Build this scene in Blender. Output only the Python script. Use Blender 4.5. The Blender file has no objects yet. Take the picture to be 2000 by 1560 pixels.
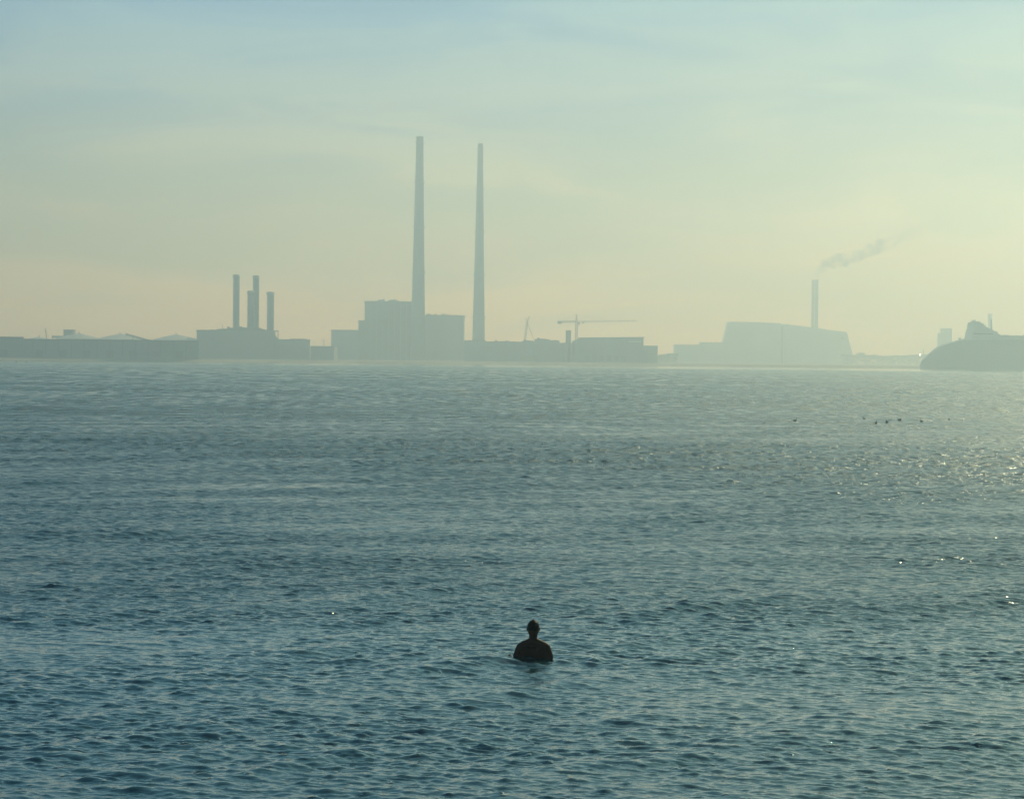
import bpy, bmesh, math, random
import numpy as np
from mathutils import Vector, Matrix

random.seed(7)
C = bpy.context.scene.collection
SC = bpy.context.scene
R = math.radians

# ------------------------------------------------------------------ camera
F, H, PITCH, ROLL = 4500.0, 4.28, math.atan(80 / 4500.0), 0.0100
cam = bpy.data.objects.new("camera", bpy.data.cameras.new("camera"))
C.objects.link(cam)
cam.data.sensor_width = 36
cam.data.lens = 36 * F / 2000
cam.data.clip_start, cam.data.clip_end = 0.5, 20000
cam.matrix_world = Matrix.Translation((0, 0, H)) @ Matrix.Rotation(math.pi / 2 - PITCH, 4, 'X') @ Matrix.Rotation(ROLL, 4, 'Z')
SC.camera = cam

# ------------------------------------------------------------------ sky, sun
SUN_EL, SUN_AZ = 30.5, 32.5          # degrees, azimuth to the right of the view
world = bpy.data.worlds.new("World")
SC.world = world
world.use_nodes = True
nt = world.node_tree
nt.nodes.clear()


def N(tree, kind, **kw):
    n = tree.nodes.new(kind)
    for k, v in kw.items():
        setattr(n, k, v)
    return n


def ramp(tree, stops, interp='LINEAR'):
    r = N(tree, 'ShaderNodeValToRGB')
    r.color_ramp.interpolation = interp
    e = r.color_ramp.elements
    while len(e) < len(stops):
        e.new(0.5)
    for i, (p, c) in enumerate(stops):
        e[i].position = p
        e[i].color = (*c, 1) if len(c) == 3 else c
    return r


sky = N(nt, 'ShaderNodeTexSky', sky_type='NISHITA', sun_disc=False)
sky.sun_elevation = R(SUN_EL)
sky.sun_rotation = R(SUN_AZ)
sky.air_density, sky.dust_density, sky.ozone_density = 1.0, 1.0, 1.6
tc = N(nt, 'ShaderNodeTexCoord')
sep = N(nt, 'ShaderNodeSeparateXYZ')
nt.links.new(tc.outputs['Generated'], sep.inputs[0])
# tint of the air with elevation: creamy low sky, paler blue-green higher up
tint = ramp(nt, [(0.0, (0.86, 0.895, 0.43)), (0.05, (0.765, 0.825, 0.58)), (0.10, (0.55, 0.715, 0.85)), (0.15, (0.38, 0.65, 0.96)), (0.24, (0.30, 0.79, 0.92)), (0.5, (0.14, 0.76, 0.86)), (1.0, (0.10, 0.46, 0.64))])
nt.links.new(sep.outputs[2], tint.inputs[0])
mul = N(nt, 'ShaderNodeMix', data_type='RGBA', blend_type='MULTIPLY')
mul.inputs[0].default_value = 1
# the veil of haze evens out the glow towards the sun
azm = N(nt, 'ShaderNodeMapRange')
azm.inputs[1].default_value, azm.inputs[2].default_value, azm.inputs[3].default_value, azm.inputs[4].default_value = -0.15, 0.30, 1.06, 0.46
nt.links.new(sep.outputs[0], azm.inputs[0])
mul0 = N(nt, 'ShaderNodeVectorMath', operation='SCALE')
nt.links.new(sky.outputs[0], mul0.inputs[0])
nt.links.new(azm.outputs[0], mul0.inputs[3])
nt.links.new(mul0.outputs[0], mul.inputs[6])
nt.links.new(tint.outputs[0], mul.inputs[7])
# thin high cloud veils
mp = N(nt, 'ShaderNodeMapping')
mp.inputs['Scale'].default_value = (5, 5, 26)
mp.inputs['Rotation'].default_value = (0, 0.12, 0)
nt.links.new(tc.outputs['Generated'], mp.inputs[0])
cn = N(nt, 'ShaderNodeTexNoise')
cn.inputs['Scale'].default_value = 1.3
cn.inputs['Detail'].default_value = 5
cn.inputs['Roughness'].default_value = 0.55
cn.inputs['Distortion'].default_value = 0.6
nt.links.new(mp.outputs[0], cn.inputs[0])
cr = ramp(nt, [(0.40, (0.84, 0.91, 0.96)), (0.50, (1, 1, 1)), (0.61, (1.34, 1.20, 1.02))])
nt.links.new(cn.outputs[0], cr.inputs[0])
mul2 = N(nt, 'ShaderNodeMix', data_type='RGBA', blend_type='MULTIPLY')
mul2.inputs[0].default_value = 1
nt.links.new(mul.outputs[2], mul2.inputs[6])
nt.links.new(cr.outputs[0], mul2.inputs[7])
bg = N(nt, 'ShaderNodeBackground')
bg.inputs[1].default_value = 0.10
nt.links.new(mul2.outputs[2], bg.inputs[0])
wo = N(nt, 'ShaderNodeOutputWorld')
nt.links.new(bg.outputs[0], wo.inputs[0])

sun = bpy.data.objects.new("sun", bpy.data.lights.new("sun", 'SUN'))
C.objects.link(sun)
sun.data.energy = 3.0
sun.data.angle = R(0.55)
sun.data.color = (1.0, 0.965, 0.61)
sdir = Vector((math.sin(R(SUN_AZ)) * math.cos(R(SUN_EL)), math.cos(R(SUN_AZ)) * math.cos(R(SUN_EL)), math.sin(R(SUN_EL))))
sun.rotation_euler = sdir.to_track_quat('Z', 'Y').to_euler()

SC.view_settings.view_transform = 'Standard'
SC.view_settings.look = 'None'
SC.view_settings.exposure = -0.16
SC.view_settings.gamma = 1
SC.render.engine = 'CYCLES'
SC.cycles.use_denoising = True
SC.cycles.max_bounces = 6
SC.cycles.volume_bounces = 1
SC.cycles.sample_clamp_indirect = 6
SC.cycles.caustics_reflective = False
SC.cycles.caustics_refractive = False


# ------------------------------------------------------------------ helpers
def P(x, y, D):
    """world point seen at photo pixel (x, y) at ground distance D"""
    dx, dy = x - 1000, y - 780
    c, s = math.cos(ROLL), math.sin(ROLL)
    u, v = dx * c + dy * s, -dx * s + dy * c
    fw = F * math.cos(PITCH) - v * math.sin(PITCH)
    z = -(F * math.sin(PITCH) + v * math.cos(PITCH))
    k = D / fw
    return Vector((u * k, D, H + z * k))


def X(x, y, D): return P(x, y, D).x
def Z(x, y, D): return P(x, y, D).z


def mat(name, col, rough=0.8, metal=0.0, var=0.15, scale=0.05, bump=0.0, streak=False):
    m = bpy.data.materials.new(name)
    m.use_nodes = True
    t = m.node_tree
    b = t.nodes['Principled BSDF']
    b.inputs['Roughness'].default_value = rough
    b.inputs['Metallic'].default_value = metal
    g = N(t, 'ShaderNodeNewGeometry')
    mpn = N(t, 'ShaderNodeMapping')
    mpn.inputs['Scale'].default_value = (scale, scale, scale * (0.15 if streak else 1))
    t.links.new(g.outputs['Position'], mpn.inputs[0])
    n = N(t, 'ShaderNodeTexNoise')
    n.inputs['Scale'].default_value = 1
    n.inputs['Detail'].default_value = 6
    t.links.new(mpn.outputs[0], n.inputs[0])
    lo = tuple(max(0, c * (1 - var)) for c in col)
    hi = tuple(min(1, c * (1 + var)) for c in col)
    r = ramp(t, [(0.3, lo), (0.7, hi)])
    t.links.new(n.outputs[0], r.inputs[0])
    t.links.new(r.outputs[0], b.inputs['Base Color'])
    if bump:
        bp = N(t, 'ShaderNodeBump')
        bp.inputs['Distance'].default_value = bump
        t.links.new(n.outputs[0], bp.inputs['Height'])
        t.links.new(bp.outputs[0], b.inputs['Normal'])
    return m


M = {
    'concrete': mat('weathered_concrete', (0.20, 0.20, 0.19), 0.9, 0, .25, .08, 0, True),
    'cladding': mat('grey_cladding', (0.22, 0.24, 0.25), 0.6, 0, .12, .05, 0, True),
    'brick': mat('dark_brick', (0.16, 0.12, 0.10), 0.9, 0, .25, .2),
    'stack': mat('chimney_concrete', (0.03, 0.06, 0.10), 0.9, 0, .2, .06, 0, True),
    'steel': mat('painted_steel', (0.14, 0.15, 0.16), 0.5, 0.3, .2, .3),
    'tankroof': mat('pale_tank_roof', (0.62, 0.62, 0.58), 0.6, 0, .08, .1),
    'tank': mat('tank_paint', (0.34, 0.35, 0.34), 0.6, 0, .1, .1, 0, True),
    'roof': mat('bitumen_roof', (0.12, 0.12, 0.12), 0.9, 0, .2, .1),
    'silver': mat('incinerator_panels', (0.42, 0.44, 0.44), 0.35, 0.2, .08, .03),
    'flue': mat('bright_flue_steel', (0.55, 0.57, 0.57), 0.3, 0.7, .06, .1),
    'hull': mat('ship_hull_paint', (0.10, 0.14, 0.20), 0.5, 0, .1, .05),
    'shipwhite': mat('ship_upperworks', (0.30, 0.32, 0.34), 0.5, 0, .06, .05),
    'glass': mat('dark_glass', (0.03, 0.04, 0.05), 0.1, 0, .1, .1),
    'crane': mat('crane_paint', (0.22, 0.18, 0.07), 0.5, 0.2, .1, .5),
    'ground': mat('quay_ground', (0.34, 0.31, 0.25), 0.95, 0, .25, .02),
    'leaf': mat('foliage', (0.05, 0.075, 0.035), 0.9, 0, .4, .3),
    'bark': mat('bark', (0.08, 0.065, 0.05), 0.9, 0, .3, 1),
    'skin': mat('skin', (0.070, 0.026, 0.014), 0.42, 0, .12, 9, 0.002),
    'hair': mat('dark_hair', (0.012, 0.010, 0.009), 0.6, 0, .4, 60, 0.003),
    'gull': mat('gull_feathers', (0.03, 0.03, 0.032), 0.8, 0, .3, 12),
    'gullwhite': mat('pale_feathers', (0.08, 0.08, 0.078), 0.8, 0, .15, 12),
    'duck': mat('dark_feathers', (0.02, 0.018, 0.016), 0.8, 0, .3, 20),
    'bill': mat('bill_horn', (0.25, 0.14, 0.04), 0.5, 0, .1, 30),
    'buoy': mat('buoy_paint', (0.05, 0.07, 0.06), 0.6, 0, .2, 2),
}


for k_ in ('skin', 'hair'):
    M[k_].node_tree.nodes['Principled BSDF'].inputs['Specular IOR Level'].default_value = 0.12
    M[k_].node_tree.nodes['Principled BSDF'].inputs['Roughness'].default_value = 0.5


def obj(name, bm, m, parent=None, smooth=False):
    me = bpy.data.meshes.new(name)
    bmesh.ops.recalc_face_normals(bm, faces=bm.faces)
    bm.to_mesh(me)
    bm.free()
    if smooth:
        me.polygons.foreach_set('use_smooth', [True] * len(me.polygons))
    me.materials.append(m)
    o = bpy.data.objects.new(name, me)
    C.objects.link(o)
    if parent is not None:
        o.parent = parent
        o.matrix_parent_inverse = Matrix.Translation(-parent.location)
    return o


def thing(name, label, cat, loc, group=None):
    o = bpy.data.objects.new(name, None)
    C.objects.link(o)
    o.location = loc
    o['label'], o['category'] = label, cat
    if group:
        o['group'] = group
    return o


def tag(o, label, cat, group=None, kind=None):
    if label: o['label'] = label
    if cat: o['category'] = cat
    if group: o['group'] = group
    if kind: o['kind'] = kind
    return o


def box(bm, x0, x1, y0, y1, z0, z1):
    vs = [bm.verts.new(p) for p in ((x0, y0, z0), (x1, y0, z0), (x1, y1, z0), (x0, y1, z0), (x0, y0, z1), (x1, y0, z1), (x1, y1, z1), (x0, y1, z1))]
    for f in ((0, 3, 2, 1), (4, 5, 6, 7), (0, 1, 5, 4), (1, 2, 6, 5), (2, 3, 7, 6), (3, 0, 4, 7)):
        bm.faces.new([vs[i] for i in f])


def prism(bm, pts, y0, y1):
    """profile of (x, z) points pushed from y0 to y1"""
    a = [bm.verts.new((p[0], y0, p[1])) for p in pts]
    b = [bm.verts.new((p[0], y1, p[1])) for p in pts]
    bm.faces.new(a)
    bm.faces.new(b[::-1])
    n = len(pts)
    for i in range(n):
        bm.faces.new((a[i], b[i], b[(i + 1) % n], a[(i + 1) % n]))


def lathe(bm, cx, cy, prof, seg=32, cap=True):
    rings = []
    for r, z in prof:
        rings.append([bm.verts.new((cx + r * math.cos(2 * math.pi * i / seg), cy + r * math.sin(2 * math.pi * i / seg), z)) for i in range(seg)])
    for a, b in zip(rings, rings[1:]):
        for i in range(seg):
            j = (i + 1) % seg
            bm.faces.new((a[i], a[j], b[j], b[i]))
    if cap:
        bm.faces.new(rings[0][::-1])
        bm.faces.new(rings[-1])


def tube(bm, p, q, r0, r1=None, seg=8):
    p, q = Vector(p), Vector(q)
    r1 = r0 if r1 is None else r1
    d = (q - p)
    if d.length < 1e-6: return
    d.normalize()
    a = d.orthogonal().normalized()
    b = d.cross(a)
    A = [bm.verts.new(p + r0 * (a * math.cos(t) + b * math.sin(t))) for t in [2 * math.pi * i / seg for i in range(seg)]]
    B = [bm.verts.new(q + r1 * (a * math.cos(t) + b * math.sin(t))) for t in [2 * math.pi * i / seg for i in range(seg)]]
    for i in range(seg):
        j = (i + 1) % seg
        bm.faces.new((A[i], A[j], B[j], B[i]))
    bm.faces.new(A[::-1])
    bm.faces.new(B)


def ball(bm, c, r, sub=2):
    r = (r, r, r) if not isinstance(r, (tuple, list)) else r
    bmesh.ops.create_icosphere(bm, subdivisions=sub, radius=1, matrix=Matrix.Translation(c) @ Matrix.Diagonal((*r, 1)))


G = 1.5     # height of the far quays above the water

# ------------------------------------------------------------------ water
rng = np.random.default_rng(11)


def wave_tile(lam, theta, spread, n=512, per=10.0):
    """band of waves around wavelength lam travelling along theta; returns height field of unit rms slope"""
    L = n * lam / per
    k1 = np.fft.fftfreq(n, d=L / n) * 2 * np.pi
    kx, ky = np.meshgrid(k1, k1, indexing='ij')
    k = np.hypot(kx, ky)
    k[0, 0] = 1e-9
    k0 = 2 * np.pi / lam
    amp = np.exp(-(np.log(k / k0)) ** 2 / (2 * 0.30 ** 2))
    dth = np.angle(np.exp(1j * (np.arctan2(ky, kx) - theta)))
    amp = amp * np.exp(-dth ** 2 / (2 * spread ** 2)) / np.sqrt(k)
    ph = rng.normal(size=(n, n)) + 1j * rng.normal(size=(n, n))
    sp = amp * ph
    h = np.fft.ifft2(sp)
    # analytic field: real part is the height, imaginary part the sideways push
    sl = np.fft.ifft2(sp * 1j * k)
    nrm = np.sqrt(np.mean(sl.real ** 2))
    return h.real / nrm, h.imag / nrm, L


def sample(t, L, x, y):
    n = t.shape[0]
    u, v = (x / L * n) % n, (y / L * n) % n
    i, j = u.astype(np.int64), v.astype(np.int64)
    fu, fv = u - i, v - j
    fu = fu * fu * (3 - 2 * fu) * .35 + fu * .65
    fv = fv * fv * (3 - 2 * fv) * .35 + fv * .65
    i %= n; j %= n
    i2, j2 = (i + 1) % n, (j + 1) % n
    return (t[i, j] * (1 - fu) * (1 - fv) + t[i2, j] * fu * (1 - fv) + t[i, j2] * (1 - fu) * fv + t[i2, j2] * fu * fv)


def build_water():
    # azimuths: fine within the view, coarse all the way round
    fine = np.arange(-0.285, 0.285, 0.0008)
    coarse = np.linspace(0.285, 2 * np.pi - 0.285, 90)
    az = np.concatenate([fine, coarse])
    r_in = np.geomspace(1.5, 19, 30, endpoint=False)
    r_mid = [19.0]
    while r_mid[-1] < 1640:
        d = r_mid[-1]
        r_mid.append(d * (1.0007 if d < 120 else 1.0012))
    rr = np.concatenate([r_in, r_mid, np.geomspace(1700, 3300, 12)])
    nr, na = len(rr), len(az)
    RR, AA = np.meshgrid(rr, az, indexing='ij')
    x = (RR * np.sin(AA)).ravel()
    y = (RR * np.cos(AA)).ravel()
    rad = RR.ravel()
    s = rad * np.where(rad < 120, 0.00075, 0.0011)
    angs = AA.ravel()
    s = np.where((angs > 0.285), 1e3, s)
    bands = [  # wavelength, heading, spread, rms slope
        (0.13, -1.90, 0.80, 0.100),
        (0.22, -1.80, 0.60, 0.115),
        (0.38, -2.05, 0.50, 0.085),
        (0.70, -1.80, 0.42, 0.045),
        (1.30, -0.80, 0.32, 0.034),
        (2.60, -0.70, 0.25, 0.022),
        (7.00, -0.90, 0.35, 0.010),
    ]
    # gusts and slicks: slow change of roughness over the bay
    g1, _, L1 = wave_tile(38, 0.3, 3.0)
    g1 /= g1.std()
    g2, _, L2 = wave_tile(9, 1.0, 3.0)
    g2 /= g2.std()
    gust = 1 + 0.10 * sample(g1, L1, x * 0.38 + 31, y * 0.6 + 7) + 0.15 * sample(g2, L2, x * .55 - y * .15, y * 1.4 - x * .22)
    def bell(c, wdt): return np.exp(-(np.log(rad / c) / wdt) ** 2)
    gust += 0.22 * bell(110, .45) * sample(g2, L2, x * 11 + 3, y * 5.5)
    gust += 0.27 * bell(240, .55) * sample(g2, L2, x * 4.8 + 50, y * 1.4 + 9)
    gust += 0.34 * bell(620, .60) * sample(g2, L2, x * 1.9 + 90, y * .26 + 33)
    gust = np.clip(gust, 0.25, 1.9)
    calm = 1 - 0.84 * np.clip((rad - 1090) / 70, 0, 1)
    gust = gust * calm
    z = np.zeros_like(x); ox = np.zeros_like(x); oy = np.zeros_like(x); miss = np.zeros_like(x)
    warp = 1.3 * np.sin(x * 0.071 + 1.3 * np.sin(y * 0.043)), 1.3 * np.sin(y * 0.063 + 2 + 1.1 * np.sin(x * 0.037))
    for b, (lam, th, spd, sl) in enumerate(bands):
        hr, hi, L = wave_tile(lam, th, spd)
        a = 0.37 * (b + 1)
        # rotate the lookup so that the tiles of the bands never line up
        q = wave_rot = a
        hr2, hi2 = None, None
        xs, ys = x + warp[0] * min(1, lam * .6), y + warp[1] * min(1, lam * .6)
        hh = sample(hr, L, xs + 3.1 * b, ys + 7.7 * b)
        hx = sample(hi, L, xs + 3.1 * b, ys + 7.7 * b)
        w = np.clip((lam / s - 2.4) / 2.6, 0, 1)
        w = w * w * (3 - 2 * w)
        amp = sl * w * gust * (1 + (0.9 if lam > 1 else 0.3) * np.clip((rad - 70) / 300, 0, 1))     # more sea further out
        # sharpen crests a little
        z += amp * (hh + 0.25 * (hh * hh - np.mean(hr ** 2)) / (np.std(hr) + 1e-9))
        ox += amp * hx * math.cos(th) * 1.1
        oy += amp * hx * math.sin(th) * 1.1
        miss += (sl * gust) ** 2 * (1 - w * w)
    # rings shed by the bather
    px, py = PERSON.x, PERSON.y
    dr = np.hypot(x - px, (y - py))
    z += 0.016 * np.sin(dr * 2 * np.pi / 0.40) * np.exp(-(dr / 1.0) ** 2)
    co = np.stack([x + ox, y + oy, z], 1).astype(np.float32)
    co = np.concatenate([co, [[0, 0, 0]]]).astype(np.float32)
    idx = np.arange(nr * na).reshape(nr, na)
    a = idx[:-1, :]; b = idx[1:, :]
    a2 = np.roll(a, -1, 1); b2 = np.roll(b, -1, 1)
    quads = np.stack([a, b, b2, a2], -1).reshape(-1, 4)[:, ::-1]
    tri = np.stack([idx[0], np.roll(idx[0], -1), np.full(na, nr * na)], -1)[:, ::-1]
    me = bpy.data.meshes.new('water')
    nq, ntri = len(quads), len(tri)
    me.vertices.add(len(co))
    me.vertices.foreach_set('co', co.ravel())
    me.loops.add(nq * 4 + ntri * 3)
    me.loops.foreach_set('vertex_index', np.concatenate([quads.ravel(), tri.ravel()]).astype(np.int32))
    me.polygons.add(nq + ntri)
    ls = np.concatenate([np.arange(nq) * 4, nq * 4 + np.arange(ntri) * 3]).astype(np.int32)
    me.polygons.foreach_set('loop_start', ls)
    me.polygons.foreach_set('use_smooth', np.ones(nq + ntri, dtype=bool))
    at = me.attributes.new('ripple', 'FLOAT', 'POINT')
    at.data.foreach_set('value', np.concatenate([np.sqrt(miss), [0.1]]).astype(np.float32))
    me.update()
    me.validate()
    o = bpy.data.objects.new('water', me)
    C.objects.link(o)
    if me.polygons[nq // 2].normal.z < 0:
        me.flip_normals()
    m = bpy.data.materials.new('sea_water')
    m.use_nodes = True
    t = m.node_tree
    p = t.nodes['Principled BSDF']
    p.inputs['Base Color'].default_value = (0.001, 0.036, 0.040, 1)
    p.inputs['Roughness'].default_value = 0.045
    p.inputs['IOR'].default_value = 1.62
    p.inputs['Specular IOR Level'].default_value = 1.0
    g = N(t, 'ShaderNodeNewGeometry')
    mpn = N(t, 'ShaderNodeMapping')
    mpn.inputs['Scale'].default_value = (1.0, 1.9, 1.0)
    t.links.new(g.outputs['Position'], mpn.inputs[0])
    n1 = N(t, 'ShaderNodeTexNoise')
    n1.inputs['Scale'].default_value = 4.5
    n1.inputs['Detail'].default_value = 3
    n1.inputs['Distortion'].default_value = 0.5
    t.links.new(mpn.outputs[0], n1.inputs[0])
    n2 = N(t, 'ShaderNodeTexNoise')
    n2.inputs['Scale'].default_value = 13
    n2.inputs['Detail'].default_value = 3
    t.links.new(mpn.outputs[0], n2.inputs[0])
    atn = N(t, 'ShaderNodeAttribute', attribute_name='ripple')
    rr_ = N(t, 'ShaderNodeMath', operation='MULTIPLY_ADD')     # ripples too small for the mesh roughen the surface
    t.links.new(atn.outputs['Fac'], rr_.inputs[0]); rr_.inputs[1].default_value = 1.15; rr_.inputs[2].default_value = 0.04
    t.links.new(rr_.outputs[0], p.inputs['Roughness'])
    k1 = N(t, 'ShaderNodeMath', operation='MULTIPLY')
    t.links.new(atn.outputs['Fac'], k1.inputs[0])
    k1.inputs[1].default_value = 0.6
    h1 = N(t, 'ShaderNodeMath', operation='MULTIPLY')
    t.links.new(n1.outputs[0], h1.inputs[0]); t.links.new(k1.outputs[0], h1.inputs[1])
    h2 = N(t, 'ShaderNodeMath', operation='MULTIPLY_ADD')
    t.links.new(n2.outputs[0], h2.inputs[0]); h2.inputs[1].default_value = 0.006
    t.links.new(h1.outputs[0], h2.inputs[2])
    # scattered sharp little crests, which catch the sun
    n3 = N(t, 'ShaderNodeTexNoise')
    n3.inputs['Scale'].default_value = 7.0
    n3.inputs['Detail'].default_value = 1
    t.links.new(g.outputs['Position'], n3.inputs[0])
    m3 = N(t, 'ShaderNodeMapRange')
    m3.inputs[1].default_value, m3.inputs[2].default_value, m3.inputs[3].default_value, m3.inputs[4].default_value = 0.68, 0.76, 0.0, 0.035
    t.links.new(n3.outputs[0], m3.inputs[0])
    h3 = N(t, 'ShaderNodeMath', operation='ADD')
    t.links.new(h2.outputs[0], h3.inputs[0]); t.links.new(m3.outputs[0], h3.inputs[1])
    bp = N(t, 'ShaderNodeBump')
    bp.inputs['Distance'].default_value = 1.0
    t.links.new(h3.outputs[0], bp.inputs['Height'])
    t.links.new(bp.outputs[0], p.inputs['Normal'])
    me.materials.append(m)
    tag(o, None, None, kind='structure')
    return o


PERSON = P(1041, 1287, 32.8)
PERSON.z = 0
build_water()

# ------------------------------------------------------------------ far land
bm = bmesh.new()
prof = [(1585, -1.0), (1600, 0.1), (1608, 1.2), (1616, G), (3300, G), (3300, -1.0)]
xs = [-1500 + 25 * i for i in range(121)]
rows = []
for x in xs:
    j = random.uniform(-5, 3)
    dy = -60 if False else 0
    j -= 125 * min(1, max(0, (100 - x) / 430))
    rows.append([bm.verts.new((x, yy + (j if k < 4 else 0), zz)) for k, (yy, zz) in enumerate(prof)])
for a, b in zip(rows, rows[1:]):
    for k in range(len(prof) - 1):
        bm.faces.new((a[k], a[k + 1], b[k + 1], b[k]))
land = obj('ground', bm, M['ground'])
tag(land, None, None, kind='structure')


# ------------------------------------------------------------------ building tools
def block(name, parent, x0, x1, ytop, D, depth, m, z0=G, yref=None, cornice=0.0, cm=None, inset=0):
    """axis-aligned block whose front face spans photo columns x0..x1, top at ytop, at distance D"""
    ym = ytop
    ax, bx = X(x0, ym, D), X(x1, ym, D)
    zt = Z((x0 + x1) / 2, ym, D)
    b = bmesh.new()
    box(b, ax, bx, D, D + depth, z0, zt - (0.9 if cornice else 0))
    o = obj(name, b, m, parent)
    if cornice:
        b = bmesh.new()
        box(b, ax - cornice, bx + cornice, D - cornice, D + depth + cornice, zt - 0.898, zt)
        obj('cornice', b, cm or M['concrete'], parent)
    return ax, bx, zt


def windows(parent, ax, bx, D, z0, z1, cols, rows, w, h, name='window'):
    for i in range(cols):
        for j in range(rows):
            cx = ax + (i + 0.5) * (bx - ax) / cols
            cz = z0 + (j + 0.5) * (z1 - z0) / rows
            b = bmesh.new()
            box(b, cx - w / 2, cx + w / 2, D - 0.06, D + 0.05, cz - h / 2, cz + h / 2)
            obj(name, b, M['steel'], parent)


# --- long sheds on the left quay
t = thing('warehouse', 'flat roofed grey warehouse cut off by the left edge, slightly taller than its neighbour', 'warehouse', (X(45, 703, 1500), 1500, 0))
a, b_, z_ = block('wall', t, -150, 45, 659, 1500, 60, M['cladding'])
b = bmesh.new(); box(b, a - .5, b_ + .5, 1499.5, 1560.5, z_ + .002, z_ + .7); obj('roof', b, M['roof'], t)
windows(t, a + 5, b_ - 5, 1500, 2, 7, 4, 1, 5, 4.6, 'door')
t.rotation_euler.z = -math.atan2(t.location.x, t.location.y)

t = thing('warehouse', 'very long low dark warehouse in front of the white cone roofed tanks', 'warehouse', (X(388, 703, 1520), 1520, 0))
a, b_, z_ = block('wall', t, 46, 388, 665.5, 1520, 55, M['cladding'])
b = bmesh.new(); box(b, a - .4, b_ + .4, 1519.6, 1575.4, z_ + .002, z_ + .6); obj('roof', b, M['roof'], t)
windows(t, a + 5, b_ - 5, 1520, 2, 7, 7, 1, 5, 4.6, 'door')
for i in range(1, 14):
    cx = a + (b_ - a) * i / 14
    b = bmesh.new(); box(b, cx - .3, cx + .3, 1519.7, 1519.99, 1.6, z_ - .1); obj('pilaster', b, M['steel'], t)
t.rotation_euler.z = -math.atan2(t.location.x, t.location.y)

# --- cone-roofed storage tanks
for i, (cx, pk, x0, x1, eave, D, lab) in enumerate([
        (72, 658.0, 48, 92, 661.8, 1790, 'small cone roofed tank leftmost behind the long warehouse'),
        (146, 651.0, 100, 192, 661.5, 1780, 'cone roofed storage tank with a dark square block standing behind it'),
        (226, 652.0, 184, 284, 662.5, 1780, 'cone roofed storage tank in the middle of the row, sloping conveyor at its right'),
        (337, 653.0, 288, 386, 664, 1780, 'cone roofed storage tank nearest the four chimneys')]):
    c = P(cx, eave, D)
    r = (X(x1, eave, D) - X(x0, eave, D)) / 2
    t = thing('storage_tank', lab, 'storage tank', (c.x, D + r, G), 'cone roofed tanks behind the warehouse')
    b = bmesh.new(); lathe(b, c.x, D + r, [(r, G), (r, c.z - .3)], 48); obj('tank_wall', b, M['tank'], t, True)
    zt = Z(cx, pk, D + r)
    b = bmesh.new(); lathe(b, c.x, D + r, [(r + .3, c.z - .298), (r + .3, c.z), (r * .5, (c.z + zt) / 2 + .35), (.8, zt), (.3, zt + .4)], 48); obj('tank_roof', b, M['tankroof'], t)
    b = bmesh.new(); lathe(b, c.x, D + r, [(.6, zt + .402), (.6, zt + 1.1)], 12); obj('vent', b, M['steel'], t)

t = thing('service_tower', 'dark square block tower rising behind a cone roofed tank on the left', 'tower', P(133, 660, 1860).xy.to_3d())
a, b_, z_ = block('wall', t, 124, 142, 645, 1860, 12, M['steel'])
b = bmesh.new(); box(b, a - .3, b_ + .3, 1859.7, 1872.3, z_ + .002, z_ + .5); obj('roof', b, M['roof'], t)
b = bmesh.new(); q0 = P(102, 657.5, 1864); box(b, q0.x, a - .002, 1862, 1868, q0.z - 1.0, Z(102, 655.5, 1864)); obj('walkway', b, M['steel'], t)
b = bmesh.new()
for xx in (103, 110, 117):
    xw = X(xx, 657, 1864); box(b, xw - .3, xw + .3, 1864, 1864.6, G, q0.z - 1.0)
obj('support', b, M['steel'], t)

t = thing('derrick_crane', 'thin leaning crane boom above the left warehouse roof', 'crane', (X(95, 660, 1745), 1745, G))
p0, p1 = Vector((X(95.5, 690, 1745), 1745, G + 2)), P(88.3, 641, 1745)
b = bmesh.new(); box(b, p0.x - 3, p0.x + 5, 1742, 1748, G + 1, G + 4); obj('cab', b, M['crane'], t)
b = bmesh.new(); tube(b, p0, p1, .55, .32); obj('boom', b, M['crane'], t)
b = bmesh.new(); tube(b, (p0.x + 4, 1745, G + 4), p1, .08); obj('cable', b, M['steel'], t)

t = thing('conveyor', 'sloping conveyor gantry running down between two cone roofed tanks', 'conveyor', (X(270, 660, 1760), 1760, G))
p0, p1 = P(248.5, 653.5, 1760), P(293, 665.5, 1760)
b = bmesh.new(); prism(b, [(p0.x, p0.z - .7), (p0.x, p0.z + .7), (p1.x, p1.z + .7), (p1.x, p1.z - .7)], 1759, 1762); obj('belt_housing', b, M['steel'], t)
b = bmesh.new(); box(b, p0.x - 1.2, p0.x - .002, 1758.8, 1762.2, p0.z - 1, p0.z + 1); obj('head_drum', b, M['steel'], t)
for f in (.25, .7):
    q = p0.lerp(p1, f)
    b = bmesh.new(); tube(b, (q.x - .8, 1760, G), (q.x, 1760, q.z - .7), .25); tube(b, (q.x + .8, 1760, G), (q.x, 1760, q.z - .7), .25); obj('trestle', b, M['steel'], t)

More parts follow.
